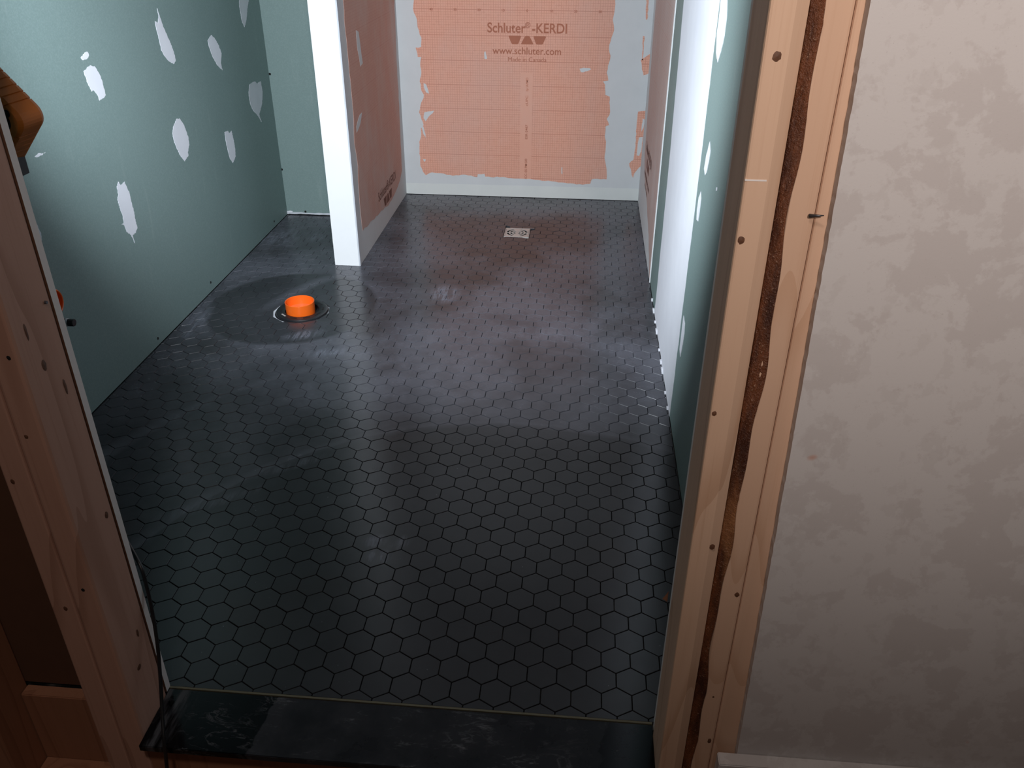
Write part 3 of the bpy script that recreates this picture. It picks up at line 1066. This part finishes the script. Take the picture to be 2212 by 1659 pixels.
p = onX(1441, 1290, 0.160)
bm = bmesh.new()
q_ = [bm.verts.new((0.1605, p.y - 0.004, p.z + 0.016)), bm.verts.new((0.1605, p.y - 0.004, p.z - 0.006)), bm.verts.new((0.1530, p.y - 0.002, p.z - 0.002)), bm.verts.new((0.1605, p.y + 0.003, p.z + 0.002))]
for f in ((0, 1, 2), (0, 2, 3), (1, 3, 2), (0, 3, 1)):
    bm.faces.new([q_[k] for k in f])
adopt(from_bm('splinter', bm, 'wood_d'), s1)

# wood under and beside the threshold
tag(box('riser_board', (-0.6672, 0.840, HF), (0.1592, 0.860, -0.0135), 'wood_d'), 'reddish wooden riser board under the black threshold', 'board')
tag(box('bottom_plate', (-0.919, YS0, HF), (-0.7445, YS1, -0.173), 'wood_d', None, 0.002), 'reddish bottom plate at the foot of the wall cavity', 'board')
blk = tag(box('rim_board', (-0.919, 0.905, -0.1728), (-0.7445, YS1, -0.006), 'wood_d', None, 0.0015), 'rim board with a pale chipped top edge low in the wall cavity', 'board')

# threshold slab and tile edge trim
SX0, SX1 = -0.667, 0.1595
slab = tag(box('threshold_slab', (SX0, 0.8215, -0.0130), (SX1, 0.9362, -0.0006), 'slab', None, 0.0012), 'polished black stone threshold smeared with grey dust', 'threshold')
struct(box('trim_2', (SX0, 0.9364, -0.010), (SX1, 0.9402, 0.0008), 'trim'), 'dull brass tile edge strip along the threshold')

# ------------------------------------------------------------------ toilet flange and orange cap
fl = empty('toilet_flange', (FLC.x, FLC.y, 0), 'black plastic toilet flange ring set into the tiled floor', 'flange')
lathe('flange_ring', [(0.0550, -0.006), (0.0550, 0.0035), (0.0585, 0.0052), (0.078, 0.0052), (0.0835, 0.0040), (0.0850, 0.0005), (0.0850, -0.006)], 'black', (FLC.x + 0.004, FLC.y, 0), 64, fl)
lathe('hole_edge', [(0.0852, -0.0045), (0.0930, -0.0042), (0.0935, -0.0062), (0.0852, -0.0062)], 'mud2', (FLC.x, FLC.y, 0), 64, fl)
for k in range(10):
    a = 2 * math.pi * (k + 0.3) / 10
    bm = bmesh.new()
    bm_box(bm, (-0.011, -0.0025, 0), (0.011, 0.0025, 0.0013))
    bmesh.ops.transform(bm, verts=bm.verts, matrix=Matrix.Translation((FLC.x + 0.004 + 0.068 * math.cos(a), FLC.y + 0.068 * math.sin(a), 0.0046)) @ Matrix.Rotation(a + math.pi / 2, 4, 'Z'))
    o = from_bm('bolt_slot', bm, 'steel' if k in (2, 6) else 'hole')
    adopt(o, fl)
cap = empty('test_cap', (FLC.x, FLC.y - 0.008, 0), 'bright orange plastic test cap standing in the toilet flange', 'pipe cap')
cc = (-0.905, 2.453, 0)
lathe('cap_wall', [(0.0465, -0.006), (0.0475, 0.034), (0.0478, 0.036), (0.0468, 0.0368), (0.0452, 0.036), (0.0440, 0.004)], 'orange', cc, 64, cap)
lathe('cap_disc', [(0.0, 0.0085), (0.030, 0.0085), (0.0442, 0.0078), (0.0442, 0.0055), (0.0, 0.0055)], 'orange_in', cc, 48, cap)

# ------------------------------------------------------------------ floor drain
dr = empty('floor_drain', (DRC.x, DRC.y, 0), 'square brushed steel shower drain grate', 'drain')
H_ = 0.0510
bm = bmesh.new()
NR = 96


def ringpts(r, z, sq=False):
    out = []
    for i in range(NR):
        a = 2 * math.pi * i / NR
        if sq:
            k = r / max(abs(math.cos(a)), abs(math.sin(a)))
        else:
            k = r
        out.append((k * math.cos(a), k * math.sin(a), z))
    return out


def strip(bm, A, B, sel=None):
    va = [bm.verts.new(p) for p in A]
    vb = [bm.verts.new(p) for p in B]
    for i in range(NR):
        if sel is None or sel(i):
            bm.faces.new((va[i], va[(i + 1) % NR], vb[(i + 1) % NR], vb[i]))


def solid_at(i):
    """spokes left between the slots"""
    a = (360 * (i + 0.5) / NR) % 180
    return abs(a - 90) < 22 or min(a, 180 - a) < 5


strip(bm, ringpts(H_ - 0.004, 0.0005, True), ringpts(0.0430, 0.0005))
strip(bm, ringpts(0.0430, 0.0005), ringpts(0.0345, 0.0005), solid_at)
strip(bm, ringpts(0.0345, 0.0005), ringpts(0.0290, 0.0005))
strip(bm, ringpts(0.0290, 0.0005), ringpts(0.0215, 0.0005), solid_at)
strip(bm, ringpts(0.0215, 0.0005), ringpts(0.0165, 0.0005))
strip(bm, ringpts(0.0165, 0.0005), ringpts(0.0095, 0.0005), solid_at)
strip(bm, ringpts(0.0095, 0.0005), ringpts(0.0001, 0.0005))
bmesh.ops.remove_doubles(bm, verts=bm.verts, dist=1e-5)
bmesh.ops.translate(bm, verts=bm.verts, vec=(DRC.x, DRC.y, 0))
o = from_bm('grate', bm, 'steel')
md = o.modifiers.new('solid', 'SOLIDIFY')
md.thickness = 0.002
md.offset = -1
adopt(o, dr)
bm = bmesh.new()
strip(bm, ringpts(H_, 0.0008, True), ringpts(H_ - 0.0028, 0.0008, True))
strip(bm, ringpts(H_ - 0.0028, 0.0008, True), ringpts(H_ - 0.0028, -0.005, True))
strip(bm, ringpts(H_, 0.0008, True), ringpts(H_, -0.005, True))
bmesh.ops.remove_doubles(bm, verts=bm.verts, dist=1e-5)
bmesh.ops.translate(bm, verts=bm.verts, vec=(DRC.x, DRC.y, 0))
o = from_bm('drain_frame', bm, 'steel')
adopt(o, dr)
o = box('drain_sump', (DRC.x - 0.047, DRC.y - 0.047, -0.006), (DRC.x + 0.047, DRC.y + 0.047, -0.0045), 'hole')
adopt(o, dr)

# ------------------------------------------------------------------ stubs on the left wall
p = onX(160, 697, -1.165)
sp = empty('supply_stub', (XL, p.y, p.z), 'short white water supply stub with a black cap, low on the green wall', 'pipe')
lathe('pipe', [(0.0, 0), (0.0078, 0), (0.0078, 0.075), (0, 0.075)], 'pex', (XL, p.y, p.z), 20, sp, 'X')
lathe('black_sleeve', [(0.0079, 0.062), (0.0090, 0.062), (0.0092, 0.077), (0.0080, 0.077)], 'black', (XL, p.y, p.z), 20, sp, 'X')
lathe('white_ring', [(0.0080, 0.0765), (0.0098, 0.0770), (0.0098, 0.0815), (0.0080, 0.0820)], 'pex', (XL, p.y, p.z), 20, sp, 'X')
lathe('black_cap', [(0.0080, 0.0815), (0.0090, 0.0815), (0.0090, 0.094), (0.0080, 0.096), (0, 0.096)], 'black', (XL, p.y, p.z), 20, sp, 'X')
p = onX(119, 655, -1.235)
wc = empty('orange_pipe_cap', (XL, p.y, p.z), 'orange plastic pipe cap on the green wall above the water stub', 'pipe cap')
lathe('cap_rim', [(0.0, 0.0), (0.032, 0.0), (0.033, 0.025), (0.031, 0.027), (0.029, 0.026), (0.0285, 0.012)], 'orange', (XL, p.y, p.z), 40, wc, 'X')
lathe('cap_disc', [(0, 0.0135), (0.0287, 0.0130), (0.0287, 0.011), (0, 0.011)], 'orange_in', (XL, p.y, p.z), 40, wc, 'X')

# ------------------------------------------------------------------ work light behind the left jamb
wlgt = empty('work_light', (LAMP.x, LAMP.y + 0.02, 0.0), 'orange and black portable work light standing behind the left jamb', 'work light')
zax = LAMP_AX
xax = Vector((1, 0, 0)) - zax * zax.x
xax.normalize()
yax = zax.cross(xax)
ML = Matrix.Identity(4)
RZ = math.radians(45)
for i in range(3):
    ML[i][0], ML[i][1], ML[i][2], ML[i][3] = xax[i], yax[i], zax[i], LAMP[i]
ML = ML @ Matrix.Rotation(RZ, 4, 'Z')


def rsq(h, r, n=7, notch=0.0):
    """rounded square outline; notch = depth of little grooves along the sides"""
    out = []
    for k in range(4):
        cxy = [(1, 1), (-1, 1), (-1, -1), (1, -1)][k]
        for j in range(n + 1):
            a = math.radians(90 * k + 90 * j / n)
            out.append((cxy[0] * (h - r) + r * math.cos(a), cxy[1] * (h - r) + r * math.sin(a)))
        if notch:
            a0 = out[-1]
            nx = [(1, 1), (-1, 1), (-1, -1), (1, -1)][(k + 1) % 4]
            an = math.radians(90 * (k + 1))
            b0 = (nx[0] * (h - r) + r * math.cos(an), nx[1] * (h - r) + r * math.sin(an))
            d = Vector(b0) - Vector(a0)
            nn = Vector((d.y, -d.x)).normalized()
            for q in range(1, 6):
                c_ = Vector(a0) + d * q / 6
                e = d.normalized() * 0.0012
                for s_, dep in ((-1, 0), (-0.5, notch), (0.5, notch), (1, 0)):
                    w = c_ + e * s_ - nn * dep
                    out.append((w.x, w.y))
    return out


def prism_ring(name, outer, inner, z0, z1, mat, taper=0.0):
    bm = bmesh.new()
    oz = [(z0, 1 - taper), (z0 + 0.006, 1.0), (z1 - 0.006, 1.0), (z1, 1 - taper)]
    loops = [[bm.verts.new((x * k, y * k, z)) for x, y in outer] for z, k in oz]
    n = len(outer)
    for A, B in zip(loops, loops[1:]):
        for i in range(n):
            bm.faces.new((A[i], A[(i + 1) % n], B[(i + 1) % n], B[i]))
    if inner:
        m_ = len(inner)
        for z, L, fl_ in ((z0, loops[0], 0), (z1, loops[-1], 1)):
            iv = [bm.verts.new((x, y, z)) for x, y in inner]
            bm.edges.ensure_lookup_table()
            es = []
            for V in (L, iv):
                for i in range(len(V)):
                    e = bm.edges.get((V[i], V[(i + 1) % len(V)])) or bm.edges.new((V[i], V[(i + 1) % len(V)]))
                    es.append(e)
            bmesh.ops.triangle_fill(bm, use_beauty=True, edges=es)
            if fl_ == 0:
                i0 = iv
            else:
                i1 = iv
        for i in range(m_):
            bm.faces.new((i0[i], i0[(i + 1) % m_], i1[(i + 1) % m_], i1[i]))
    else:
        bm.faces.new(loops[0])
        bm.faces.new(loops[-1])
    bmesh.ops.transform(bm, verts=bm.verts, matrix=ML)
    o = from_bm(name, bm, mat)
    adopt(o, wlgt)
    return o


prism_ring('rubber_bumper', rsq(0.052, 0.018, 7, 0.0016), rsq(0.040, 0.012), -0.022, 0.020, 'rubber', 0.05)
prism_ring('housing', rsq(0.0405, 0.012), None, -0.014, 0.012, 'matte')
for k in range(-3, 4):
    bm = bmesh.new()
    bm_box(bm, (-0.032, k * 0.0095 - 0.0016, -0.020), (0.032, k * 0.0095 + 0.0016, -0.0135))
    bmesh.ops.transform(bm, verts=bm.verts, matrix=ML)
    o = from_bm('cooling_fin', bm, 'black')
    adopt(o, wlgt)
bm = bmesh.new()
bm_box(bm, (-0.032, -0.032, 0.0122), (0.032, 0.032, 0.0140))
bmesh.ops.transform(bm, verts=bm.verts, matrix=ML)
o = from_bm('led_lens', bm, 'lens')
adopt(o, wlgt)
# bolt in the bumper, bracket, pole and feet
sb = ML @ Vector((0.028, -0.043, -0.0225))
bm = bmesh.new()
bmesh.ops.create_uvsphere(bm, u_segments=10, v_segments=6, radius=0.005, matrix=Matrix.Translation(sb))
o = from_bm('bolt', bm, 'hole')
adopt(o, wlgt)
bm = bmesh.new()
bm_box(bm, (LAMP.x - 0.040, LAMP.y - 0.012, LAMP.z - 0.080), (LAMP.x + 0.018, LAMP.y + 0.014, LAMP.z - 0.046))
o = from_bm('bracket', bm, 'matte')
adopt(o, wlgt)
o = tube('pole', [(LAMP.x - 0.02, LAMP.y, LAMP.z - 0.065), (LAMP.x - 0.10, LAMP.y, LAMP.z - 0.10), (LAMP.x - 0.10, LAMP.y, 0.5), (LAMP.x - 0.10, LAMP.y, 0.012)], 0.011, 'matte')
adopt(o, wlgt)
for a in (95, 185, 265):
    e = (LAMP.x - 0.10 + 0.09 * math.cos(math.radians(a)), LAMP.y + 0.09 * math.sin(math.radians(a)), 0.006)
    o = tube('foot', [(LAMP.x - 0.10, LAMP.y, 0.09), ((LAMP.x - 0.10 + e[0]) / 2, (LAMP.y + e[1]) / 2, 0.05), e], 0.006, 'matte')
    adopt(o, wlgt)

# ------------------------------------------------------------------ cord running out over the threshold
cord = []
cord.append((LAMP.x + 0.0, LAMP.y - 0.01, 0.30))
for x, y, Y in ((300, 1205, 0.962), (318, 1270, 0.946), (331, 1330, 0.930), (341, 1395, 0.908), (347, 1470, 0.880), (351, 1550, 0.845), (355, 1608, 0.8165), (360, 1650, 0.812), (366, 1720, 0.806)):
    cord.append(tuple(onY(x, y, Y)))
cord.append((cord[-1][0] + 0.01, 0.79, HF + 0.005))
cord.append((cord[-1][0] + 0.08, 0.60, HF + 0.005))
tag(tube('power_cord', cord, 0.0030, 'black'), 'black power cord hanging over the threshold along the left jamb', 'cord')

bpy.context.view_layer.update()
